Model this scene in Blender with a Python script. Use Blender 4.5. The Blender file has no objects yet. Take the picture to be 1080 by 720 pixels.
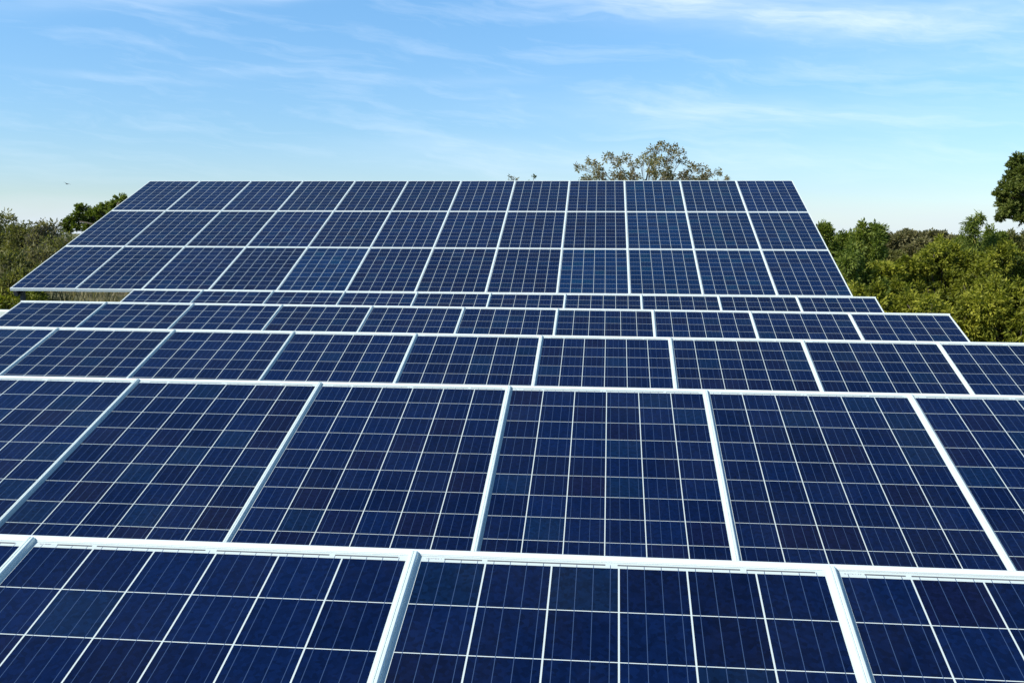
import bpy, bmesh, math, random
import numpy as np
from mathutils import Vector, Matrix, noise
random.seed(7)
RNG = np.random.default_rng(11)
SC = bpy.context.scene
COL = SC.collection
R = math.radians
CH = 2.3                       # eye height above the ground of the solar field
F = 1039.1                     # focal length in pixels of a 1080 pixel wide picture

# ------------------------------------------------------------------ camera
pitch, yaw, roll = -0.10856, 0.0968, 0.004947
cy, sy, cp, sp, cr, sr = math.cos(yaw), math.sin(yaw), math.cos(pitch), math.sin(pitch), math.cos(roll), math.sin(roll)
Rz = Matrix(((cy, sy, 0), (-sy, cy, 0), (0, 0, 1)))
Rx = Matrix(((1, 0, 0), (0, cp, sp), (0, -sp, cp)))
Rr = Matrix(((cr, 0, sr), (0, 1, 0), (-sr, 0, cr)))
W2C = Rr @ Rx @ Rz
right, fwd, up = W2C[0], W2C[1], W2C[2]
cd = bpy.data.cameras.new('camera'); cam = bpy.data.objects.new('camera', cd); COL.objects.link(cam)
M = Matrix((right, up, -fwd)).transposed().to_4x4(); M.translation = (0, 0, CH)
cam.matrix_world = M
cd.sensor_fit = 'HORIZONTAL'; cd.sensor_width = 36; cd.lens = F / 1080 * 36
cd.clip_start = 0.05; cd.clip_end = 9000
SC.camera = cam

def at(px, py, depth):
    """world point seen at a place of the photograph, at a distance 'depth' along +Y"""
    d = fwd + right * ((px - 540) / F) + up * ((360 - py) / F)
    return Vector((0, 0, CH)) + d * (depth / d.y)

# ------------------------------------------------------------------ colour / exposure
SC.view_settings.view_transform = 'Standard'; SC.view_settings.look = 'None'
SC.view_settings.gamma = 1; SC.view_settings.use_curve_mapping = False
SC.view_settings.exposure = 0.42
SC.cycles.max_bounces = 6; SC.cycles.transparent_max_bounces = 4
SC.cycles.use_denoising = True

# ------------------------------------------------------------------ node helper
class V:
    def __init__(s, nt, sock): s.nt, s.s = nt, sock
    def _m(s, op, *a, clamp=False):
        n = s.nt.nodes.new('ShaderNodeMath'); n.operation = op; n.use_clamp = clamp
        for i, v in enumerate((s,) + a):
            if isinstance(v, V): s.nt.links.new(v.s, n.inputs[i])
            else: n.inputs[i].default_value = v
        return V(s.nt, n.outputs[0])
    def __add__(s, o): return s._m('ADD', o)
    def __radd__(s, o): return s._m('ADD', o)
    def __sub__(s, o): return s._m('SUBTRACT', o)
    def __rsub__(s, o): return (s * -1) + o
    def __mul__(s, o): return s._m('MULTIPLY', o)
    def __rmul__(s, o): return s._m('MULTIPLY', o)
    def __truediv__(s, o): return s._m('DIVIDE', o)
    def lt(s, o): return s._m('LESS_THAN', o)
    def gt(s, o): return s._m('GREATER_THAN', o)
    def fl(s): return s._m('FLOOR')
    def fr(s): return s._m('FRACT')
    def ab(s): return s._m('ABSOLUTE')
    def mx(s, o): return s._m('MAXIMUM', o)
    def mn(s, o): return s._m('MINIMUM', o)
    def pw(s, o): return s._m('POWER', o)
    def clamp(s): return s._m('ADD', 0.0, clamp=True)
    def btw(s, a, b): return s.gt(a) * s.lt(b)
def node(nt, typ, ins=None, **kw):
    n = nt.nodes.new(typ)
    for k, v in kw.items(): setattr(n, k, v)
    for k, v in (ins or {}).items():
        if isinstance(v, V): v = v.s
        if isinstance(v, bpy.types.NodeSocket): nt.links.new(v, n.inputs[k])
        else: n.inputs[k].default_value = v
    return n
def mix(nt, f, a, b, blend='MIX'):
    n = nt.nodes.new('ShaderNodeMix'); n.data_type = 'RGBA'; n.blend_type = blend
    for i, v in ((0, f), (6, a), (7, b)):
        if isinstance(v, V): v = v.s
        if isinstance(v, bpy.types.NodeSocket): nt.links.new(v, n.inputs[i])
        else: n.inputs[i].default_value = v if i == 0 else (*v[:3], 1)
    return n.outputs[2]
def ramp(nt, f, stops):
    n = nt.nodes.new('ShaderNodeValToRGB'); e = n.color_ramp.elements
    while len(e) < len(stops): e.new(0.5)
    for el, (p, c) in zip(e, stops): el.position = p; el.color = (*c[:3], 1) if not isinstance(c, (int, float)) else (c, c, c, 1)
    nt.links.new(f.s if isinstance(f, V) else f, n.inputs[0])
    return n.outputs[0]
def comb(nt, x, y, z):
    return node(nt, 'ShaderNodeCombineXYZ', {0: x, 1: y, 2: z}).outputs[0]

# ------------------------------------------------------------------ sky, cirrus and sun
SUN_AZ, SUN_EL = R(-118), R(39)          # clockwise from +Y: behind the camera, to its left
w = bpy.data.worlds.new('World'); SC.world = w; w.use_nodes = True
nt = w.node_tree; nt.nodes.clear()
sky = node(nt, 'ShaderNodeTexSky', sky_type='NISHITA')
sky.sun_disc = False; sky.sun_elevation = SUN_EL; sky.sun_rotation = SUN_AZ; sky.altitude = 900
sky.air_density = 1.0; sky.dust_density = 0.6; sky.ozone_density = 1.6
tc = node(nt, 'ShaderNodeTexCoord').outputs['Generated']
sx = node(nt, 'ShaderNodeSeparateXYZ', {0: tc})
X, Y, Z = (V(nt, sx.outputs[i]) for i in range(3))
el = Z._m('ARCSINE') * (180 / math.pi)
az = X._m('ARCTAN2', Y) * (180 / math.pi)
tint = ramp(nt, (el / 40).clamp(), [(0.0, (0.76, 0.87, 0.99)), (0.06, (0.73, 0.845, 1.0)), (0.14, (0.71, 0.915, 1.07)), (0.34, (0.78, 1.14, 1.32)), (1, (0.58, 0.90, 1.05))])
col = mix(nt, 1.0, sky.outputs[0], tint, 'MULTIPLY')
warp = node(nt, 'ShaderNodeTexNoise', {'Vector': comb(nt, az * 0.10, el * 0.30, 3.0), 'Scale': 1.0, 'Detail': 4.0})
wv = V(nt, warp.outputs[0]) - 0.5
fib = node(nt, 'ShaderNodeTexNoise', {'Vector': comb(nt, az * 0.11 + wv * 0.8, el * 0.85 + az * 0.10 + wv * 2.2, 7.0), 'Scale': 1.0, 'Detail': 7.0, 'Roughness': 0.62})
fb = V(nt, fib.outputs[0])
fine = node(nt, 'ShaderNodeTexNoise', {'Vector': comb(nt, az * 0.35 + wv * 2, el * 2.6 + az * 0.3 + wv * 4, 1.0), 'Scale': 1.0, 'Detail': 6.0, 'Roughness': 0.6})
ff = V(nt, fine.outputs[0])
# streaks of cirrus: (azimuth, elevation, slope, half width, half length, strength)
tot = None
for a0, e0, sl, hw, hl, st in [(6, 12.2, -0.14, 1.1, 13, .60), (17, 11.2, -0.02, .9, 9, .45), (-24, 12.6, 0.13, .7, 9, .42), (-17, 12.9, .10, .35, 8, .3), (-1, 13.5, -.1, .7, 7, .5),
                               (10, 6.6, -0.03, 1.0, 13, .40), (16, 9.0, -.04, .5, 8, .22), (-27, 8.0, -0.01, .16, 3.8, .30), (-20, 8.7, .07, .3, 3, .20), (-10, 5.0, 0.0, .5, 5, .26), (-7, 8.5, .05, .3, 3, .2), (4, 4.1, 0, .9, 16, .3)]:
    da = az - a0
    de = (el - (da * sl + e0) + wv * 1.6) / hw
    g = ((de * de + (da / hl)._m('POWER', 2.0)) * -1)._m('EXPONENT') * st
    tot = g if tot is None else tot + g
cl = (tot * (fb * 1.5 + ff * 0.9 - 0.45).clamp() * 0.55 + (fb - 0.49).clamp() * 0.72 * ((el / 6).clamp())).clamp()
col = mix(nt, cl, col, (7.6, 8.2, 8.9))
# low grey-mauve bank on the horizon
bank = V(nt, node(nt, 'ShaderNodeTexNoise', {'Vector': comb(nt, az * 0.10, el * 0.5, 5.0), 'Scale': 1.0, 'Detail': 5.0}).outputs[0])
low = (1 - (el - (bank - 0.5) * 3.0) / 2.1)._m('ADD', 0.0, clamp=True) * 0.75
col = mix(nt, low, col, (5.1, 5.8, 6.7))
bg = node(nt, 'ShaderNodeBackground', {'Color': col, 'Strength': 0.112})
out = node(nt, 'ShaderNodeOutputWorld', {'Surface': bg.outputs[0]})

sd = bpy.data.lights.new('sun', 'SUN'); sd.energy = 4.8; sd.angle = R(0.53); sd.color = (1.0, 0.975, 0.87)
so = bpy.data.objects.new('sun', sd); COL.objects.link(so)
sdir = Vector((math.sin(SUN_AZ) * math.cos(SUN_EL), math.cos(SUN_AZ) * math.cos(SUN_EL), math.sin(SUN_EL)))
so.rotation_euler = sdir.to_track_quat('Z', 'Y').to_euler(); so.location = sdir * 60

# ------------------------------------------------------------------ materials
def mat(name):
    m = bpy.data.materials.new(name); m.use_nodes = True
    n = m.node_tree; b = n.nodes['Principled BSDF']
    return m, n, b
def setin(n, b, **kw):
    for k, v in kw.items():
        s = b.inputs[k.replace('_', ' ')]
        if isinstance(v, V): v = v.s
        if isinstance(v, bpy.types.NodeSocket): n.links.new(v, s)
        elif isinstance(v, tuple): s.default_value = (*v, 1)
        else: s.default_value = v
def simple(name, c, rough=.5, metal=0., var=.12, scale=8.0):
    m, n, b = mat(name)
    o = node(n, 'ShaderNodeTexCoord').outputs['Object']
    t = V(n, node(n, 'ShaderNodeTexNoise', {'Vector': o, 'Scale': scale, 'Detail': 5.0}).outputs[0])
    k = (t - .5) * (2 * var) + 1
    cc = mix(n, 1.0, c, comb(n, k, k, k), 'MULTIPLY')
    setin(n, b, Base_Color=cc, Roughness=t * .2 + (rough - .1), Metallic=metal)
    return m

PW, PL = 0.992, 1.650          # one module
PU, PV = 0.1603, 0.1590        # cell pitch across, along
MXL, MYL = (PW - 6 * PU) / 2, (PL - 10 * PV) / 2
def make_cells():
    m, n, b = mat('solar_cells')
    o = node(n, 'ShaderNodeTexCoord').outputs['Object']
    s = node(n, 'ShaderNodeSeparateXYZ', {0: o})
    x, y = V(n, s.outputs[0]), V(n, s.outputs[1]) * -1      # y: metres down from the top edge
    oi = node(n, 'ShaderNodeObjectInfo'); rnd = V(n, oi.outputs['Random'])
    u, v = (x - MXL) / PU, (y - MYL) / PV
    fu, fv = u.fr(), v.fr()
    incell = (fu - .5).ab().lt(.5 - .0020 / PU) * (fv - .5).ab().lt(.5 - .0013 / PV) * u.btw(0, 6) * v.btw(0, 10)
    rib = ((fu * 4).fr() - .5).ab().lt(.0008 / PU * 4) * u.btw(0, 6) * y.btw(.019, PL - .019)
    # cross-connecting ribbons in the white head margin: four lengths, and again at the foot
    def seg(a, c): return u.btw(a, c)
    dash = (seg(.36, .94) + seg(1.02, 2.80) + seg(2.98, 4.78) + seg(4.87, 5.86)) * y.btw(.0165, .0215)
    dash2 = (seg(.1, 1.9) + seg(2.1, 3.9) + seg(4.1, 5.9)) * (y - PL + .019).ab().lt(.0025)
    # small printed serial line
    tick = V(n, node(n, 'ShaderNodeTexNoise', {'Vector': comb(n, x * 420 + rnd * 90, y * 130, rnd * 20), 'Scale': 1.0, 'Detail': 1.0}).outputs[0]).gt(.52)
    txt = seg(.06, .32) * (y - .0185).ab().lt(.0022) * tick
    cu, cv = u.fl(), v.fl()
    wn = node(n, 'ShaderNodeTexWhiteNoise', {'Vector': comb(n, cu, cv, rnd * 57), }, noise_dimensions='3D')
    r1 = V(n, wn.outputs[0])
    wc = node(n, 'ShaderNodeSeparateXYZ', {0: wn.outputs[1]}); r2 = V(n, wc.outputs[1])
    # crystals of the polycrystalline silicon, different in every module
    sh = comb(n, x + rnd * 31, y + cu * 3.1, cv * 1.7)
    vo = node(n, 'ShaderNodeTexVoronoi', {'Vector': sh, 'Scale': 95.0})
    vs = V(n, node(n, 'ShaderNodeSeparateXYZ', {0: vo.outputs['Color']}).outputs[0])
    big = V(n, node(n, 'ShaderNodeTexNoise', {'Vector': sh, 'Scale': 5.0, 'Detail': 3.0}).outputs[0])
    base = mix(n, r1, (.0012, .0052, .0290), (.0018, .0084, .0425))
    base = mix(n, r2.gt(.88) * .5, base, (.0042, .0052, .024))
    base = mix(n, r2.lt(.10) * .5, base, (.0028, .0150, .047))
    base = mix(n, 1.0, base, oi.outputs['Color'], 'MULTIPLY')
    k = (vs - .5) * .50 + 1 + (big - .5) * .5 + (rnd - .5) * .25
    base = mix(n, 1.0, base, comb(n, k, k, k), 'MULTIPLY')
    c = mix(n, incell, (.50, .56, .55), base)
    c = mix(n, rib, c, (.034, .062, .135))
    c = mix(n, (dash + dash2).clamp(), c, (.10, .10, .11))
    c = mix(n, txt, c, (.25, .25, .27))
    # thin uneven dust film on the glass, thicker in the foot corner
    du = V(n, node(n, 'ShaderNodeTexNoise', {'Vector': comb(n, x + rnd * 13, y * .6, rnd * 9), 'Scale': 3.5, 'Detail': 6.0, 'Roughness': .65}).outputs[0])
    foot = ((y - PL + .12) / .12).clamp()
    dust = ((du - .42).clamp() * .035 + foot * du * .04)
    c = mix(n, dust, c, (.34, .33, .30))
    setin(n, b, Base_Color=c, Roughness=du * .16 + .14, IOR=1.33, Specular_IOR_Level=.27)
    return m
M_CELL = make_cells()
M_FRAME = simple('anodised_frame', (.68, .715, .70), .42, .05, .05, 14)
M_STRIP = simple('mill_aluminium', (.70, .77, .73), .40, .22, .10, 20)
M_TRIM = simple('aluminium_trim', (.66, .70, .685), .45, .0, .05, 11)
M_STEEL = simple('dark_galvanised_steel', (.05, .05, .052), .6, .4, .25, 9)

# ------------------------------------------------------------------ mesh helpers
class MB:
    def __init__(s): s.v, s.f = [], []
    def add(s, vs, fs):
        k = len(s.v); s.v += [tuple(p) for p in vs]; s.f += [tuple(i + k for i in f) for f in fs]
    def box(s, a, b, mtx=None):
        (x0, y0, z0), (x1, y1, z1) = a, b
        vs = [Vector((x, y, z)) for z in (z0, z1) for y in (y0, y1) for x in (x0, x1)]
        if mtx: vs = [mtx @ p for p in vs]
        s.add(vs, [(0, 2, 3, 1), (4, 5, 7, 6), (0, 1, 5, 4), (2, 6, 7, 3), (0, 4, 6, 2), (1, 3, 7, 5)])
    def tube(s, pts, rad, n=6, cap=True):
        rings = []
        for i, p in enumerate(pts):
            p = Vector(p)
            d = (Vector(pts[min(i + 1, len(pts) - 1)]) - Vector(pts[max(i - 1, 0)])).normalized()
            a = d.cross(Vector((0, 0, 1)));
            if a.length < .01: a = d.cross(Vector((1, 0, 0)))
            a.normalize(); b2 = d.cross(a)
            rings.append([p + (a * math.cos(2 * math.pi * j / n) + b2 * math.sin(2 * math.pi * j / n)) * rad[i] for j in range(n)])
        k = len(s.v)
        for r in rings: s.v += [tuple(q) for q in r]
        for i in range(len(pts) - 1):
            for j in range(n):
                s.f.append((k + i * n + j, k + i * n + (j + 1) % n, k + (i + 1) * n + (j + 1) % n, k + (i + 1) * n + j))
        if cap:
            s.f.append(tuple(k + j for j in range(n - 1, -1, -1))); s.f.append(tuple(k + (len(pts) - 1) * n + j for j in range(n)))
    def mesh(s, name, m, smooth=False):
        me = bpy.data.meshes.new(name); me.from_pydata(s.v, [], s.f); me.update()
        if m: me.materials.append(m)
        if smooth: me.shade_smooth()
        return me
def link(name, me, parent=None, mtx=None):
    o = bpy.data.objects.new(name, me); COL.objects.link(o)
    if parent: o.parent = parent
    if mtx is not None: o.matrix_basis = mtx
    return o
def tag(o, label=None, cat=None, group=None, kind=None):
    for k, v in (('label', label), ('category', cat), ('group', group), ('kind', kind)):
        if v: o[k] = v
    return o
def thing(name, label, cat, loc, group=None):
    o = bpy.data.objects.new(name, None); o.empty_display_size = .2; COL.objects.link(o); o.location = loc
    return tag(o, label, cat, group)

# ------------------------------------------------------------------ ground
def S(a, b, t):
    t = min(1, max(0, (t - a) / (b - a))); return t * t * (3 - 2 * t)
def ground(x, y):
    h = -1.5 * S(4.6, 8.5, x) - 1.5 * S(45, 120, y) - 3 * S(-30, -80, x) - 2 * S(-20, -80, y)
    d = y + max(0, -(x + 9)) * .7
    h += 1.0 * S(17.5, 27, d) * S(-5.5, -10, x) * S(140, 50, y)
    h += 1.2 * S(21, 34, y) * S(3, -3, x) * S(140, 50, y) * S(-10, -5.5, x)
    far = S(30, 300, math.hypot(x, y))
    h += far * 2.5 * noise.noise(Vector((x / 130, y / 130, 4)))
    if not (-9.3 < x < 4.6 and -6 < y < 18.8): h += .12 * noise.noise(Vector((x / 2.3, y / 2.3, 0)))
    return h
def build_ground():
    n = 230; g = MB(); t = np.linspace(-1, 1, n)
    c = np.sinh(t * 6.0) / math.sinh(6.0) * 3000
    for j in range(n):
        for i in range(n): g.v.append((c[i] - 2, c[j] + 16, ground(c[i] - 2, c[j] + 16)))
    for j in range(n - 1):
        for i in range(n - 1):
            k = j * n + i; g.f.append((k, k + 1, k + n + 1, k + n))
    m, nt_, b = mat('grassy_earth')
    o = node(nt_, 'ShaderNodeTexCoord').outputs['Object']
    a = V(nt_, node(nt_, 'ShaderNodeTexNoise', {'Vector': o, 'Scale': .45, 'Detail': 7.0, 'Roughness': .65}).outputs[0])
    f = V(nt_, node(nt_, 'ShaderNodeTexNoise', {'Vector': o, 'Scale': 14.0, 'Detail': 6.0, 'Roughness': .7}).outputs[0])
    c1 = ramp(nt_, a, [(.35, (.055, .075, .022)), (.5, (.10, .10, .04)), (.65, (.17, .135, .075))])
    k = f * 1.3 + .35
    c2 = mix(nt_, 1.0, c1, comb(nt_, k, k, k), 'MULTIPLY')
    bp = node(nt_, 'ShaderNodeBump', {'Height': f, 'Strength': .8, 'Distance': .06})
    setin(nt_, b, Base_Color=c2, Roughness=.95, Normal=bp.outputs[0])
    tag(link('ground', g.mesh('ground', m, True)), kind='structure')
build_ground()

# ------------------------------------------------------------------ solar modules
def bevel_mesh(me, w_, seg=2):
    bm = bmesh.new(); bm.from_mesh(me)
    bmesh.ops.bevel(bm, geom=bm.edges[:], offset=w_, segments=seg, affect='EDGES', profile=.6)
    bm.to_mesh(me); bm.free(); return me
def laminate_mesh():
    g = MB(); g.box((.004, -PL + .004, -.0075), (PW - .004, -.004, -.0022)); return g.mesh('laminate', M_CELL)
def frame_mesh():
    g = MB(); L = .0105; H = .040
    # mitred lip with an outer wall and a foot flange, as one closed profile swept round the module
    prof = [(0, -H), (0, -.0006), (.0006, 0), (L, 0), (L, -.0021), (.0018, -.0021), (.0018, -.0080), (.010, -.0080), (.0100, -.0095), (.0018, -.0095), (.0018, -H + .002), (.022, -H + .002), (.022, -H)]
    cs = [(0, 0, 1, -1), (PW, 0, -1, -1), (PW, -PL, -1, 1), (0, -PL, 1, 1)]
    n = len(prof)
    for cx, cyy, ix, iy in cs:
        for a, z in prof: g.v.append((cx + ix * a, cyy + iy * a, z))
    for k in range(4):
        for j in range(n):
            a, b2 = k * n + j, k * n + (j + 1) % n
            c2, d = ((k + 1) % 4) * n + (j + 1) % n, ((k + 1) % 4) * n + j
            g.f.append((a, b2, c2, d))
    me = g.mesh('frame', M_FRAME)
    bm = bmesh.new(); bm.from_mesh(me); bmesh.ops.recalc_face_normals(bm, faces=bm.faces); bm.to_mesh(me); bm.free()
    return me
def jbox_mesh():
    g = MB(); g.box((PW / 2 - .06, -.19, -.030), (PW / 2 + .06, -.09, -.0080)); return bevel_mesh(g.mesh('junction_box', M_BLACK), .003)
M_BLACK = simple('black_plastic', (.02, .02, .021), .5, 0, .1, 10)
ME_LAM, ME_FR, ME_JB = laminate_mesh(), frame_mesh(), jbox_mesh()
def strip_mesh(L, hw=.0108, hh=.0105):
    """half-round cover strip lying over the joint between two modules"""
    g = MB(); n = 10
    prof = [(-1, 0), (-.93, .42), (-.74, .82), (-.55, 1), (-.16, 1), (-.11, .86), (.05, .86), (.10, 1), (.60, .97), (.86, .70), (1, 0)]
    st = [(-.0035, .55, .45), (-.0045, .8, .8), (-.007, 1, .97), (-.014, 1, 1), (-L * .33, 1, 1), (-L * .66, 1, 1), (-L + .004, 1, 1)]
    for yy, kx, kz in st:
        for qx, qz in prof: g.v.append((hw * kx * qx, yy, .0004 + hh * kz * qz))
    for i in range(len(st) - 1):
        for j in range(n):
            k = i * (n + 1) + j; g.f.append((k, k + 1, k + n + 2, k + n + 1))
        g.f.append((i * (n + 1), (i + 1) * (n + 1), (i + 1) * (n + 1) + n, i * (n + 1) + n))
    g.f.append(tuple(range(n + 1))); g.f.append(tuple(reversed(range(len(g.v) - n - 1, len(g.v)))))
    me = g.mesh('cover_strip', M_STRIP)
    bm = bmesh.new(); bm.from_mesh(me); bmesh.ops.recalc_face_normals(bm, faces=bm.faces); bm.to_mesh(me); bm.free()
    return me
ME_STRIP = strip_mesh(PL); ME_LONG = strip_mesh(PL * 3 + .008, .0095, .004)
PX = 0.995
GRP = 'ground mounted solar arrays one behind another'
def array(label, x0, y0, z0, tilt, yw, inc, first, count, tiers, tint=None, posts=(), trim=True):
    """x0,y0,z0: joint 0 on the upper edge, as seen from the eye; 'first' joints lie to its left"""
    a = Vector((math.cos(yw) * math.cos(inc), math.sin(yw) * math.cos(inc), math.sin(inc)))
    h = Vector((math.sin(yw), -math.cos(yw), 0))
    d = h * math.cos(tilt) - Vector((0, 0, math.sin(tilt)))
    nrm = a.cross(-d).normalized()
    O = Vector((x0, y0, z0 + CH)) + a * (PX * first)
    B = Matrix((a, -d, nrm)).transposed().to_4x4(); B.translation = O
    mid = O + a * (PX * count / 2) + d * (PL * tiers / 2)
    root = thing('solar_array', label, 'solar array', (mid.x, mid.y, ground(mid.x, mid.y)), GRP)
    T = Matrix.Translation(-root.location)
    TP = 1.6538
    Ltot = TP * tiers
    for t in range(tiers):
        for i in range(count):
            jx, jy = random.uniform(-.0006, .0006), random.uniform(-.001, .001)
            mt = T @ B @ Matrix.Translation((PX * i + (PX - PW) / 2 + jx, -TP * t + jy, random.uniform(-.0008, .0004))) @ Matrix.Rotation(R(random.uniform(-.06, .06)), 4, 'X') @ Matrix.Rotation(R(random.uniform(-.05, .05)), 4, 'Y')
            p = link('solar_panel', ME_LAM, root, mt)
            c = (1, 1, 1)
            if tint and (t, i) in tint: c = tint[(t, i)]; 
            if c[1] > 1.8: p['label'] = 'panel with noticeably brighter, more teal blue cells than its neighbours'
            p.color = (*c, 1)
            link('frame', ME_FR, p)
            link('junction_box', ME_JB, p)
    for i in range(1, count):
        link('cover_strip', ME_STRIP if tiers == 1 else ME_LONG, root, T @ B @ Matrix.Translation((PX * i - (.0012 if tiers == 1 else 0), 0, 0)))
    if trim:
        g = MB(); n = 8; xs = np.linspace(-.004, PX * count + .004, 2)
        for x in xs:
            g.v += [(x, .014, -.038), (x, .014, -.002), (x, .012, .0022), (x, .007, .0042), (x, -.002, .0042), (x, -.006, .0024), (x, -.007, .0003), (x, .0015, .0003), (x, .0015, -.038)]
        k = 9
        for j in range(k): g.f.append((j, (j + 1) % k, k + (j + 1) % k, k + j))
        g.f.append(tuple(range(k - 1, -1, -1))); g.f.append(tuple(range(k, 2 * k)))
        link('edge_trim', g.mesh('edge_trim', M_TRIM), root, T @ B)
    # purlins along the row, rafters down the slope, posts and feet
    for q in ([.25, .75] if tiers == 1 else [.06, .27, .50, .73, .94]):
        g = MB(); s = -Ltot * q
        g.box((.012, s - .02, -.0415 - .04), (PX * count - .012, s + .02, -.0415)); link('purlin', g.mesh('purlin', M_STEEL), root, T @ B)
    for px_ in posts:
        g = MB(); zt = -.0815 - .001
        g.box((px_ - .03, -Ltot * .985, zt - .07), (px_ + .03, -Ltot * .02, zt)); link('rafter', g.mesh('rafter', M_STEEL), root, T @ B)
        for q in ([.18, .82] if tiers == 1 else [.10, .965]):
            tp = B @ Vector((px_, -Ltot * q, zt - .035))
            gz = ground(tp.x, tp.y)
            g = MB(); e = .035
            g.box((tp.x + .034, tp.y - e, gz + .02), (tp.x + .034 + .042, tp.y + e, tp.z + .03))
            link('post', g.mesh('post', M_STEEL), root, T)
            g = MB(); g.box((tp.x - .08, tp.y - .14, gz - .1), (tp.x + .20, tp.y + .14, gz + .019)); link('footing', g.mesh('footing', M_CONC), root, T)
    return root
M_CONC = simple('rough_concrete', (.36, .35, .32), .9, 0, .25, 6)
P10 = [.65, 3.55, 6.4, 9.3]
array('nearest row of dark blue solar panels, running off the bottom of the picture', -1.4563, 2.3272, -.7817, .3175, -.004519, .001573, -5, 10, 1, posts=P10)
array('second row of dark blue solar panels from the viewer, just behind the nearest', -2.4856, 4.9850, -.7815, .3197, .00111, .00028, -4, 10, 1, posts=P10)
array('third row of solar panels from the viewer, its ends cut by both picture edges', -4.4897, 7.6590, -.7873, .33286, -.001885, -.001, -2, 10, 1, posts=P10)
array('fourth row of solar panels, its right end in front of the lowest bushes', -6.4925, 10.3620, -.7697, .3284, -.00023, -.00194, 0, 10, 1, posts=P10)
array('fifth row of solar panels, a thin strip right at the foot of the tall array', -6.5258, 13.0501, -.7879, .34288, -.0007, .00027, 0, 10, 1, posts=P10)
te = (1.0, 1.9, 1.45); t2 = (1.0, 1.6, 1.3)
array('tall solar array three panels high rising against the sky behind the rows', -8.6852, 18.1665, .9685, .36928, .006224, .00074, 0, 12, 3,
      tint={(2, 4): te, (2, 8): te, (2, 9): te, (1, 9): te, (1, 10): t2, (0, 9): te, (2, 10): t2, (2, 11): (1.0, 1.35, 1.2), (1, 11): (1.0, 1.4, 1.2), (0, 11): (1.0, 1.3, 1.2), (0, 10): t2, (1, 8): (.9, .85, .9)}, posts=[.02, 3.3, 6.0, 8.7, 11.3], trim=False)

# ------------------------------------------------------------------ low white wall left of the arrays
def low_wall():
    g = MB(); zt = at(4, 327.5, 12.9).z
    n = 30
    for i in range(n + 1):
        x = -15 + 8.0 * i / n; zz = zt + .006 * noise.noise(Vector((x * 2, 0, 0)))
        g.v += [(x, 12.9, -.3), (x, 12.9, zz - .012), (x, 12.912, zz), (x, 13.088, zz), (x, 13.1, zz - .012), (x, 13.1, -.3)]
    for i in range(n):
        for j in range(6): g.f.append((i * 6 + j, i * 6 + (j + 1) % 6, i * 6 + 6 + (j + 1) % 6, i * 6 + 6 + j))
    g.f.append((5, 4, 3, 2, 1, 0)); g.f.append(tuple(range(n * 6, n * 6 + 6)))
    me = g.mesh('low_wall', simple('white_painted_render', (.66, .68, .62), .85, 0, .22, 3))
    bm = bmesh.new(); bm.from_mesh(me); bmesh.ops.recalc_face_normals(bm, faces=bm.faces); bm.to_mesh(me); bm.free()
    tag(link('low_wall', me), 'low white painted wall at the left picture edge beside the fourth row', 'wall')
low_wall()

# ------------------------------------------------------------------ vegetation
def leaf_mat(name, c0, c1, c2, trans=.35):
    m, n, b = mat(name)
    at_ = node(n, 'ShaderNodeAttribute', attribute_name='tone')
    c = ramp(n, V(n, at_.outputs['Fac']), [(0.0, c0), (.5, c1), (1.0, c2)])
    setin(n, b, Base_Color=c, Roughness=.6, Specular_IOR_Level=.25)
    tr = node(n, 'ShaderNodeBsdfTranslucent', {'Color': mix(n, 1.0, c, (1.15, 1.25, .55), 'MULTIPLY')})
    ms = node(n, 'ShaderNodeMixShader', {0: trans, 1: b.outputs[0], 2: tr.outputs[0]})
    n.links.new(ms.outputs[0], n.nodes['Material Output'].inputs[0])
    return m
L_YEL = leaf_mat('yellow_green_leaves', (.055, .072, .008), (.180, .195, .018), (.37, .355, .042))
L_MID = leaf_mat('mid_green_leaves', (.055, .085, .012), (.125, .165, .026), (.23, .26, .05))
L_DRK = leaf_mat('dark_green_leaves', (.045, .062, .012), (.095, .122, .022), (.18, .20, .042))
L_OLV = leaf_mat('olive_leaves', (.075, .078, .024), (.155, .155, .048), (.25, .23, .08))
L_GRY = leaf_mat('grey_brown_leaves', (.085, .080, .036), (.17, .155, .07), (.26, .23, .115))
L_RED = leaf_mat('dry_seed_leaves', (.10, .075, .035), (.20, .165, .07), (.29, .26, .11))
L_STRAW = leaf_mat('dry_grass_blades', (.09, .085, .035), (.19, .165, .085), (.36, .31, .18), .2)
M_BARK = simple('bark', (.09, .072, .055), .95, 0, .45, 6)
M_BARKG = simple('grey_bark', (.22, .20, .175), .95, 0, .4, 6)
M_CULM = simple('bamboo_culm', (.55, .45, .09), .5, 0, .2, 6)

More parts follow.
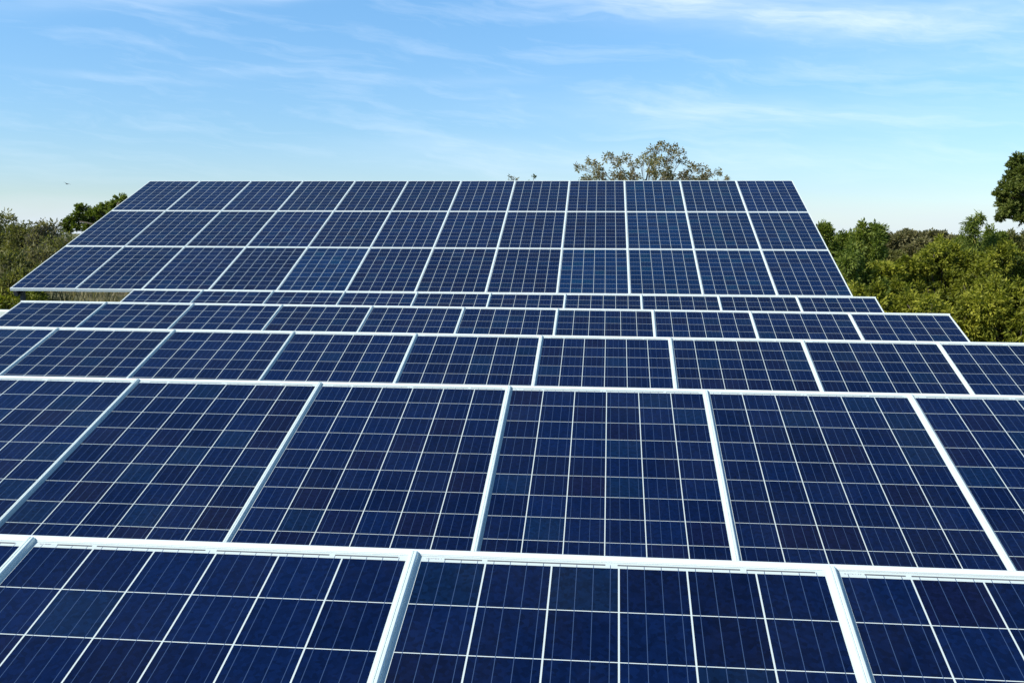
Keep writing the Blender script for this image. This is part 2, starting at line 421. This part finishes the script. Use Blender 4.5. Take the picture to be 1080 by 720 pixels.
def unit(n):
    v = RNG.normal(size=(n, 3)); return v / np.linalg.norm(v, axis=1)[:, None]
def leaves(name, C, D, L, Wd, tone, m, parent=None):
    """C centres, D directions, L lengths, Wd widths -> folded leaf blades, one mesh"""
    n = len(C); rv = unit(n)
    Sd = np.cross(D, rv); Sd /= np.linalg.norm(Sd, axis=1)[:, None] + 1e-9
    Nn = np.cross(Sd, D)
    L = np.broadcast_to(L, (n,))[:, None]; Wd = np.broadcast_to(Wd, (n,))[:, None]
    p0 = C - D * L * .5; p1 = C + Sd * Wd * .5 + Nn * Wd * .2; p2 = C + D * L * .5 - Nn * Wd * .25; p3 = C - Sd * Wd * .5 + Nn * Wd * .2
    co = np.stack([p0, p1, p2, p3], 1).reshape(-1, 3)
    me = bpy.data.meshes.new(name)
    me.vertices.add(4 * n); me.vertices.foreach_set('co', co.ravel())
    me.loops.add(4 * n); me.loops.foreach_set('vertex_index', np.arange(4 * n, dtype=np.int32))
    me.polygons.add(n); me.polygons.foreach_set('loop_start', np.arange(0, 4 * n, 4, dtype=np.int32))
    me.polygons.foreach_set('loop_total', np.full(n, 4, np.int32))
    me.update(calc_edges=True)
    a = me.attributes.new('tone', 'FLOAT', 'POINT'); a.data.foreach_set('value', np.repeat(np.clip(tone, 0, 1), 4).astype(np.float32))
    me.materials.append(m)
    return link(name, me, parent)
def sprays(clumps, n_spray, n_leaf, r_spray, leaf, droop=0., flat=1., shell=.75):
    """leaf clusters over clumps [(centre, (rx,ry,rz))]: the clumps hold sprays, the sprays hold leaves"""
    Cs, Ds, Ts = [], [], []
    vol = np.array([c[1][0] * c[1][2] for c in clumps]); vol = vol / vol.sum()
    for (c, r), f in zip(clumps, vol):
        k = max(3, int(n_spray * f))
        u = unit(k); rad = shell + (1.0 - shell) * RNG.random(k)[:, None] ** .6
        rad *= 1 + .18 * np.sin(u[:, :1] * 7 + c[0]) * np.cos(u[:, 2:] * 6 + c[2])
        sc = np.array(c) + u * rad * np.array(r)
        tn = RNG.normal(.5, .13) + RNG.normal(0, .13, k)
        for j in range(k):
            v = unit(n_leaf); rr = RNG.random(n_leaf)[:, None] ** .5
            P = sc[j] + v * rr * r_spray * np.array([1, 1, flat])
            d = v * .9 + u[j] * .7 + np.array([0, 0, -droop]); d /= np.linalg.norm(d, axis=1)[:, None]
            Cs.append(P); Ds.append(d); Ts.append(tn[j] + RNG.normal(0, .12, n_leaf))
    C = np.concatenate(Cs); D = np.concatenate(Ds); T = np.concatenate(Ts)
    return C, D, leaf[0] * (.6 + .8 * RNG.random(len(C))), leaf[1] * (.6 + .8 * RNG.random(len(C))), T
def limb(g, a, b, r0, r1, wig=.1, n=5, sides=5):
    a, b = Vector(a), Vector(b); L = (b - a).length; pts = []
    o1 = Vector((random.uniform(-1, 1), random.uniform(-1, 1), random.uniform(-.3, 1))) * L * wig
    for i in range(n + 1):
        t = i / n; pts.append(a.lerp(b, t) + o1 * math.sin(math.pi * t) + Vector((random.uniform(-1, 1), random.uniform(-1, 1), 0)) * L * wig * .12)
    pts[0] = a; pts[-1] = b
    g.tube(pts, [r0 + (r1 - r0) * i / n for i in range(n + 1)], sides); return pts
def tree(name, label, cat, base, clumps, m, n_spray, n_leaf, r_spray, leaf, droop=.2, bark=None, tr=.12, group=None, shell=.75, twigs=0, flat=1.):
    """base: foot on the ground; trunk with limbs into every clump; crown of leaves"""
    base = Vector(base); base.z = ground(base.x, base.y) - .05
    root = thing(name, label, cat, base, group); off = np.array(base)
    cl = [((np.array(c) - off), r) for c, r in clumps]
    cm = sum((Vector(c) for c, _ in cl), Vector()) / len(cl); zlow = min(c[2] - r[2] for c, r in cl)
    g = MB(); fork = Vector((cm.x * .6, cm.y * .6, max(.25 * cm.z, min(zlow + .1, cm.z * .75))))
    limb(g, (0, 0, 0), fork, tr, tr * .7, .04, 5, 8)
    for c, r in cl:
        c = Vector(c); mid = fork.lerp(c, .5) + Vector((0, 0, .15 * (c - fork).length * random.uniform(-.3, .8)))
        limb(g, fork, mid, tr * .5, tr * .28, .06, 3); limb(g, mid, c, tr * .28, tr * .1, .08, 3)
        for _ in range(twigs):
            v = Vector(unit(1)[0]); v.z = abs(v.z) * .9 - .15
            e = c + Vector((v.x * r[0], v.y * r[1], v.z * r[2])) * random.uniform(.8, 1.1); s = mid.lerp(c, random.uniform(.2, 1))
            pp = limb(g, s, e, tr * .10, tr * .03, .12, 3, 3)
            for _ in range(2):
                v2 = Vector(unit(1)[0]) * r[0] * .4; limb(g, pp[2], pp[2] + v2 + (e - s) * .25, tr * .05, tr * .02, .1, 2, 3)
    link('trunk', g.mesh('trunk', bark or M_BARK, True), root)
    C, D, L, W_, T = sprays(cl, n_spray, n_leaf, r_spray, leaf, droop, flat, shell)
    leaves('crown', C, D, L, W_, T, m, root)
    return root
def dome(px, top, bot, wpx, dep, n=14, size=.42, dd=1.0, seed=0, lump=.16, spikes=0):
    """clumps filling a bushy crown whose outline stands at that place of the photograph"""
    rs = random.Random(seed); k = dep / F
    cx = at(px, (top + bot) / 2, dep); rx = wpx * k / 2; rz = (bot - top) * k / 2; out_ = []; zmax = at(px, top, dep).z
    for i in range(n):
        a = rs.uniform(0, 2 * math.pi); e = math.asin(rs.uniform(-.75, 1)) if i else 1.5; q = rs.uniform(.35, .72)
        s = size * rs.uniform(.7, 1.3)
        d = Vector((math.cos(a) * math.cos(e), math.sin(a) * math.cos(e), math.sin(e)))
        rr = (rx * s, rx * s * dd, min(rx, rz) * s * 1.0)
        c = cx + Vector((d.x * (rx - rr[0]) * (1 + lump * rs.uniform(-1, 1)), d.y * (rx * dd - rr[1]), d.z * (rz - rr[2] * .9) * (1 + lump * rs.uniform(-1, 1))))
        c.z = min(c.z, zmax - 1.15 * rr[2] - .09)
        out_.append((tuple(c), rr))
    for i in range(spikes):
        c, r_ = rs.choice(out_); q = rs.uniform(.10, .17) * (dep / 28) ** .5
        a = rs.uniform(0, 6.283); h_ = rs.uniform(.8, 1.15)
        p = (c[0] + r_[0] * .6 * math.cos(a), c[1] + r_[1] * .6 * math.sin(a), min(c[2] + r_[2] * h_, zmax - q * 1.9))
        out_.append((p, (q, q, q * rs.uniform(1.6, 2.8))))
    return out_
def pxcl(lst, dep):
    k = dep / F
    return [(tuple(at(x, y, dep + dz)), (r * k, r * k * 1.1, rz * k)) for x, y, r, rz, dz in lst]

G1 = 'bushes on the slope right of the arrays'
# right slope, nearest bushes
for i, (px, top, bot, wp, dep, lab, m) in enumerate([
    (905, 297, 412, 96, 23, 'low light green bush right behind the right end of the fifth solar row', L_YEL),
    (985, 303, 420, 110, 22, 'round yellow green bush just above the right end of the fourth solar row', L_YEL),
    (1068, 296, 425, 120, 21.5, 'yellow green bush at the right picture edge, nearest to the solar rows', L_YEL),
    (1165, 300, 430, 130, 21, 'yellow green bush past the right picture edge', L_YEL)]):
    b = at(px, bot, dep)
    tree('bush', lab, 'bush', b, dome(px, top, bot, wp, dep, 34, .27, 1.0, 40 + i, .32, 24), m, 1400, 17, .105, (.095, .034), .35, group=G1, tr=.06)
for i, (px, top, bot, wp, dep, lab, m) in enumerate([
    (893, 263, 384, 80, 28, 'green bushy tree beside the right edge of the tall array, below the pointed ones', L_MID),
    (940, 272, 384, 84, 29, 'yellow green bushy tree in the middle of the right slope, left of the dark hollow', L_YEL),
    (992, 258, 384, 96, 30, 'broad leafy tree in the middle of the right slope under the far dome of trees', L_YEL),
    (1050, 255, 384, 92, 29, 'broad yellow green tree below the arching bamboo', L_YEL),
    (1112, 252, 384, 90, 29, 'leafy tree cut by the right picture edge halfway up the slope', L_MID)]):
    b = at(px, bot, dep)
    tree('bushy_tree', lab, 'tree', b, dome(px, top, bot, wp, dep, 34, .27, 1.0, 60 + i, .32, 26), m, 1450, 17, .12, (.115, .040), .35, group='leafy trees on the right slope', tr=.09)
for i, (px, top, bot, wp, dep, lab, m) in enumerate([
    (866, 238, 330, 34, 35, 'slim dark tree peeping out behind the right edge of the tall array', L_MID),
    (890, 247, 340, 46, 36, 'low pointed green tree between the slim dark tree and the round topped one', L_MID),
    (914, 239, 335, 46, 34, 'round topped green tree standing tallest beside the tall array', L_MID),
    (1052, 244, 330, 36, 36, 'small pointed green tree just right of the arching bamboo', L_MID),
    (1080, 247, 335, 52, 37, 'pale straw green tree at the right edge below the pine', L_OLV),
    (1004, 251, 335, 64, 37, 'light green tree between the far dome of trees and the bamboo', L_YEL)]):
    b = at(px, bot, dep)
    tree('leafy_tree', lab, 'tree', b, dome(px, top, bot, wp, dep, 24, .38, 1.0, 80 + i, .15, 16), m, 1100, 15, .15, (.125, .046), .1, group='trees along the top of the right slope', tr=.1)
# the far brownish domes
for i, (px, top, bot, wp, dep, lab) in enumerate([
    (968, 241, 300, 96, 62, 'far brownish dome shaped tree on the skyline right of the array'),
    (1008, 247, 305, 52, 66, 'far grey green tree at the right shoulder of the brownish dome'),
    (936, 263, 310, 50, 60, 'far grey green tree at the left shoulder of the brownish dome'),
    (1072, 247, 310, 80, 70, 'far olive tree on the skyline at the right picture edge')]):
    b = at(px, bot, dep)
    tree('far_tree', lab, 'tree', b, dome(px, top, bot, wp, dep, 80, .22, .7, 100 + i, .05), L_GRY if i in (0,) else L_OLV, 4200, 11, .20, (.15, .09), .0, shell=.45, group='far trees on the skyline', tr=.16)
# bamboo with its arching tip
def bamboo():
    dep = 35; foot = at(1034, 345, dep); foot.z = ground(foot.x, foot.y) - .05
    root = thing('bamboo', 'bamboo clump with an arching feathery tip above the right slope', 'bamboo', foot)
    off = foot; clumps = []
    for j, (pts, rr) in enumerate([
        ([(1034, 345), (1033, 300), (1032, 272), (1027, 250), (1024, 238), (1030, 231), (1036, 229)], .045),
        ([(1037, 345), (1040, 300), (1040, 270), (1044, 256), (1050, 250)], .03),
        ([(1030, 345), (1024, 300), (1019, 270), (1016, 258), (1011, 252)], .03)]):
        P = [at(x, y, dep + j * .5) - off for x, y in pts]; P[0] = Vector((j * .15, j * .1, 0))
        g = MB(); g.tube(P, [rr * (1 - .85 * i / len(P)) for i in range(len(P))], 6); link('culm', g.mesh('culm', M_CULM, True), root)
        for a, b in zip(P[2:], P[3:]):
            for t in (0., .33, .66):
                c = a.lerp(b, t); clumps.append((tuple(c), (.22, .22, .20)))
        clumps.append((tuple(P[-1]), (.14, .14, .10)))
    clumps += [(tuple(at(x, y, dep) - off), (.27, .27, .25)) for x, y in [(1022, 243), (1028, 247), (1020, 251), (1031, 255), (1024, 260), (1027, 238), (1024, 235)]]
    C, D, L, W_, T = sprays(clumps, 300, 12, .13, (.15, .028), .6, 1., .3)
    leaves('foliage', C, D, L, W_, T + .05, L_MID, root)
bamboo()

# araucaria at the right edge: a tight crown of needled tufts on rising branches
def araucaria(label, dep, foot_px, tufts, tuft_n, rad, m, seed, trunk_r=.22, tone=0., leaf=(.20, .035)):
    rs = random.Random(seed)
    foot = at(foot_px[0], foot_px[1], dep); foot.z = ground(foot.x, foot.y) - .05
    root = thing('araucaria', label, 'tree', foot, 'araucaria pines'); off = foot
    k = dep / F; P = [(at(x, y, dep + dz) - off, r * k) for x, y, r, dz in tufts]
    top = max(p.z for p, r in P)
    ax = sum((p for p, r in P), Vector()) / len(P)
    g = MB(); limb(g, (0, 0, 0), (ax.x * .3, ax.y * .3, top * .9), trunk_r, trunk_r * .4, .02, 6, 8)
    for p, r in P:
        z0 = min(max(p.z - random.uniform(.2, 1.0), top * .45), top * .88)
        s = Vector((ax.x * .3 * z0 / top, ax.y * .3 * z0 / top, z0)); limb(g, s, p, trunk_r * .3, trunk_r * .12, .08, 4)
    link('trunk', g.mesh('trunk', M_BARK, True), root)
    Cs, Ds, Ts = [], [], []
    for p, r in P:
        # twiglets radiate from the branch end, each a bottle brush of needles
        nt_ = tuft_n; dirs = unit(nt_); dirs[:, 2] = dirs[:, 2] * .7 + .25
        b0 = RNG.normal(.5 + tone, .12)
        for d in dirs:
            d = d / np.linalg.norm(d); q = 16; t = (.25 + .75 * RNG.random(q))[:, None]
            c = np.array(p) + d * t * r + unit(q) * .03
            dd = d + unit(q) * .75; dd /= np.linalg.norm(dd, axis=1)[:, None]
            Cs.append(c); Ds.append(dd); Ts.append(b0 + RNG.normal(0, .13) + RNG.normal(0, .08, q))
    C = np.concatenate(Cs); n = len(C)
    leaves('crown', C, np.concatenate(Ds), leaf[0] * (.6 + .7 * RNG.random(n)), leaf[1] * (.7 + .6 * RNG.random(n)), np.concatenate(Ts), m, root)
rs = random.Random(5); tf = []
edge = [(1074, 168, 8), (1069, 176, 8), (1077, 180, 9), (1066, 187, 8), (1073, 192, 9), (1061, 196, 8), (1068, 201, 9), (1055, 206, 8), (1062, 210, 9), (1072, 209, 10), (1057, 216, 8), (1066, 220, 9),
        (1061, 226, 8), (1070, 225, 8), (1076, 218, 9), (1055, 229, 5), (1077, 231, 7), (1079, 200, 10)]
for x, y, r in edge: tf.append((x, y, r, rs.uniform(-.8, .8)))
for _ in range(46):
    a = rs.uniform(0, 6.28); y = rs.uniform(160, 232); wd = 60 * math.sin(math.pi * min(1, max(.08, (y - 140) / 110))) ** .6
    q = rs.random() ** .5; x = 1105 + wd * q * math.cos(a) * .85
    if x > 1074: tf.append((x, y, rs.uniform(8, 12), wd * q * math.sin(a) * .04))
araucaria('dense dark araucaria crown cut by the right picture edge, against the sky', 46, (1108, 400), tf, 46, 0, L_DRK, 1, .28, .08, (.19, .05))
tf = [(127, 211, 8, 0), (133, 216, 8, .4), (119, 218, 8, .3), (111, 220, 8, 0), (104, 223, 8, -.3), (97, 226, 8, 0), (89, 222, 7, .3), (84, 219, 5, 0), (82, 227, 7, 0), (75, 232, 7, 0), (69, 237, 6, 0), (90, 232, 8, .2), (100, 233, 8, .6), (80, 239, 6, 0), (109, 230, 8, 0),
      (120, 228, 9, -.5), (92, 241, 7, 0), (103, 242, 8, 0), (140, 222, 10, 0), (150, 215, 10, .5), (135, 232, 10, .5), (120, 242, 10, 0), (160, 225, 12, 0), (150, 240, 12, 0), (165, 207, 10, 0), (180, 215, 12, 0), (72, 243, 5, .2)]
araucaria('dark araucaria rising behind the upper left edge of the tall array', 44, (135, 330), tf, 44, 0, L_MID, 2, .22, .05, (.17, .045))

# left side
for i, (px, top, bot, wp, dep, lab, m, args) in enumerate([
    (0, 219, 300, 76, 33, 'dark olive tree at the left picture edge, rounded top against the sky', L_OLV, (760, 12, .20, (.12, .05))),
    (-70, 215, 310, 90, 33, 'dark green tree past the left picture edge', L_MID, (760, 12, .20, (.12, .05))),
    (27, 231, 300, 44, 31, 'small rusty olive tree leaning on the left edge tree', L_OLV, (420, 11, .17, (.10, .04)))]):
    b = at(px, bot, dep)
    tree('leafy_tree', lab, 'tree', b, dome(px, top, bot, wp, dep, 22, .42, 1.0, 120 + i, .25), m, *args, group='trees at the left edge', tr=.12)
for i, (px, top, bot, wp, dep, lab) in enumerate([
    (50, 228, 300, 50, 30, 'pale grey twiggy shrub with sparse leaves left of the tall array'),
    (72, 236, 300, 56, 29, 'twiggy grey green shrub right under the araucaria at the edge of the tall array'),
    (98, 246, 305, 40, 29.6, 'twiggy shrub mostly hidden by the left edge of the tall array')]):
    b = at(px, bot, dep)
    tree('twiggy_shrub', lab, 'shrub', b, dome(px, top, bot, wp, dep, 20, .42, 1.0, 140 + i, .3), L_GRY if i == 0 else L_OLV, 480, 10, .17, (.10, .045), .1, bark=M_BARKG, group='twiggy shrubs left of the tall array', tr=.07, twigs=16, shell=.4)
for i, (px, top, bot, wp, dep, lab, m) in enumerate([
    (10, 262, 325, 66, 24, 'dark tangled shrub low at the left picture edge', L_OLV),
    (42, 258, 312, 50, 25, 'brownish tangled shrub beside the lower left corner of the tall array', L_GRY),
    (22, 280, 330, 56, 20.5, 'low dense scrub in front of the dark tangled shrub at the left edge', L_OLV),
    (62, 272, 312, 46, 22.5, 'low dense scrub close against the lower left edge of the tall array', L_OLV),
    (-45, 258, 330, 70, 24, 'tangled shrub past the left picture edge', L_OLV)]):
    b = at(px, bot, dep)
    tree('tangled_shrub', lab, 'shrub', b, dome(px, top, bot, wp, dep, 20, .42, 1.0, 160 + i, .3), m, 640, 11, .15, (.10, .038), .1, bark=M_BARKG, group='tangled shrubs on the left bank', tr=.05, twigs=14, shell=.5)

# sparse tree behind the crest of the tall array
def crest_tree():
    dep = 44
    lst = []
    rs = random.Random(9)
    for x, y, r in [(612, 178, 6), (622, 172, 7), (630, 178, 7), (641, 166, 7), (650, 171, 7), (660, 167, 6), (668, 174, 6), (676, 169, 6), (684, 163, 6), (690, 158, 6), (699, 155, 6), (707, 157, 7), (716, 161, 6), (718, 170, 6),
                    (706, 168, 7), (694, 170, 7), (728, 176, 6), (738, 178, 6), (747, 183, 6), (757, 182, 5), (768, 188, 4), (633, 186, 8), (650, 184, 8), (668, 186, 8), (688, 182, 8), (704, 182, 9), (722, 186, 8), (618, 188, 7), (740, 189, 7)]:
        lst.append((x, y, r, r * .85, rs.uniform(-1.6, 1.6)))
    for _ in range(30): lst.append((rs.uniform(600, 770), rs.uniform(192, 225), 11, 9, rs.uniform(-2, 2)))
    tree('sparse_tree', 'sparse rusty leaved tree with see-through crown above the crest of the tall array', 'tree', at(690, 400, dep), pxcl(lst, dep), L_RED, 2200, 8, .13, (.095, .05), .1, bark=M_BARKG, tr=.06, twigs=7, shell=.3)
    d = [(x, y, 7, 5, rs.uniform(-1, 1)) for x, y in [(633, 187), (655, 184), (622, 189), (690, 171), (687, 168), (702, 183), (710, 184), (695, 184), (664, 187), (741, 189), (722, 189)]]
    tree('sparse_tree', 'olive bushy tree showing low behind the sparse rusty crown above the crest', 'tree', at(668, 400, dep + 1.5), pxcl(d + [(x, 200, 12, 10, 0) for x in range(620, 750, 12)], dep + 1.5), L_OLV, 520, 10, .15, (.11, .06), .1, tr=.13, shell=.3)
crest_tree()
tree('sparse_tree', 'tiny grey twig tip showing over the middle of the tall array crest', 'tree', at(542, 400, 42), pxcl([(541, 187, 3.5, 2, 0), (545, 189, 3, 2, 0), (538, 196, 8, 6, 0), (548, 200, 8, 8, 0), (530, 205, 9, 8, .5)], 42), L_GRY, 70, 8, .12, (.10, .04), .1, bark=M_BARKG, tr=.06, twigs=5, shell=.3)
tree('leafy_tree', 'tiny dark green leafy tip showing over the middle of the tall array crest', 'tree', at(565, 400, 42), pxcl([(563, 187, 3.2, 3.0, 0), (561, 198, 9, 7, 0), (570, 204, 9, 8, .6), (556, 206, 9, 8, -.4)], 42), L_DRK, 90, 9, .10, (.11, .05), .1, tr=.06, shell=.3)

# far-off wood that closes the horizon all round the field
def far_wood():
    Cs, Ds, Ts = [], [], []
    for _ in range(900):
        a = RNG.uniform(-2.2, 2.2); d = RNG.uniform(95, 190); x, y = math.sin(a) * d, math.cos(a) * d
        g0 = ground(x, y); top = min(CH - .25, g0 + RNG.uniform(2.5, 5.5)); r_ = RNG.uniform(1.5, 3.0); k = 75
        u = unit(k); u[:, 2] = np.abs(u[:, 2]) * 2 - 1
        c = np.array([x, y, (g0 + top) / 2]) + u * (.75 + .25 * RNG.random(k)[:, None]) * np.array([r_, r_, (top - g0) / 2])
        Cs.append(c); Ds.append(unit(k) * .6 + u * .8); Ts.append(RNG.normal(.45, .2) + RNG.normal(0, .15, k))
    C = np.concatenate(Cs); D = np.concatenate(Ds); D /= np.linalg.norm(D, axis=1)[:, None]
    o = leaves('far_wood', C, D, .7 + .5 * RNG.random(len(C)), .45 + .3 * RNG.random(len(C)), np.concatenate(Ts), L_OLV)
    o['kind'] = 'stuff'
far_wood()

# dry grass on the left bank
def grass():
    Cs, Ds, Ls, Ts = [], [], [], []
    n = 70000
    x = RNG.uniform(-30, 3.5, n); y = RNG.uniform(13.6, 40, n)
    keep = (y > 19.3) | (x < -9.4); x, y = x[keep], y[keep]
    n = len(x); z = np.array([ground(a, b) for a, b in zip(x, y)])
    cl = np.array([noise.noise(Vector((a * .8, b * .8, 2))) for a, b in zip(x, y)])
    L = (.22 + .32 * RNG.random(n)) * (1 + .8 * cl)
    D = np.stack([RNG.normal(.15, .38, n), RNG.normal(0, .38, n), np.ones(n)], 1); D /= np.linalg.norm(D, axis=1)[:, None]
    C = np.stack([x, y, z], 1) + D * (L * .48)[:, None]
    leaves('dry_grass', C, D, L, .018 + .016 * RNG.random(n), .45 + .5 * cl + RNG.normal(0, .18, n), L_STRAW)
    bpy.data.objects['dry_grass']['kind'] = 'stuff'
grass()
# green weeds at the left, below the tall array's corner
for i, (px, py, dep, lab) in enumerate([(8, 318, 17.2, 'low bright green weed at the left picture edge above the white wall'), (16, 312, 19.5, 'low green weed beside the lower left corner of the tall array')]):
    p = at(px, py, dep); p.z = ground(p.x, p.y)
    cl = [((p.x + random.uniform(-.6, .6), p.y + random.uniform(-.5, .5), p.z + .2 + random.uniform(0, .35)), (.3, .3, .22)) for _ in range(9)]
    tree('weed', lab, 'weed', p, cl, L_YEL, 260, 9, .10, (.10, .03), -.3, tr=.015, group='green weeds on the left bank')

# distant bird in flight, seen from below and behind
def bird():
    m = simple('dark_feathers', (.03, .03, .032), .8)
    p = at(70.5, 194, 85); g = MB()
    sec = [(-.20, .008, .0), (-.15, .03, .002), (-.06, .045, .0), (.04, .05, .0), (.12, .035, .004), (.16, .028, .012), (.20, .006, .008)]
    k = 8
    for yy, r, dz in sec:
        for j in range(k): g.v.append((r * math.cos(2 * math.pi * j / k), yy, dz + r * .9 * math.sin(2 * math.pi * j / k)))
    for i in range(len(sec) - 1):
        for j in range(k): g.f.append((i * k + j, i * k + (j + 1) % k, (i + 1) * k + (j + 1) % k, (i + 1) * k + j))
    for s in (-1, 1):
        W_ = [(.03, .06, -.06, .02), (.16, .07, -.05, .07), (.27, .03, -.05, .06), (.36, -.04, -.07, .03)]
        b0 = len(g.v)
        for x, yf, yb, z in W_: g.v += [(s * x, yf, z), (s * x, yb, z - .004), (s * x, (yf + yb) / 2, z + .008)]
        for i in range(3):
            a = b0 + 3 * i; g.f += [(a, a + 3, a + 5, a + 2), (a + 2, a + 5, a + 4, a + 1), (a + 1, a + 4, a + 3, a)]
    g.add([(-.015, -.17, 0), (.015, -.17, 0), (.05, -.29, 0), (-.05, -.29, 0), (0, -.17, .01), (0, -.29, .006)], [(0, 1, 2, 3), (0, 3, 5, 4), (4, 5, 2, 1)])
    o = link('bird', g.mesh('bird', m, True)); o.location = p; o.rotation_euler = (R(8), R(14), R(62))
    tag(o, 'tiny dark bird flying in the clear sky at upper left', 'bird')
bird()
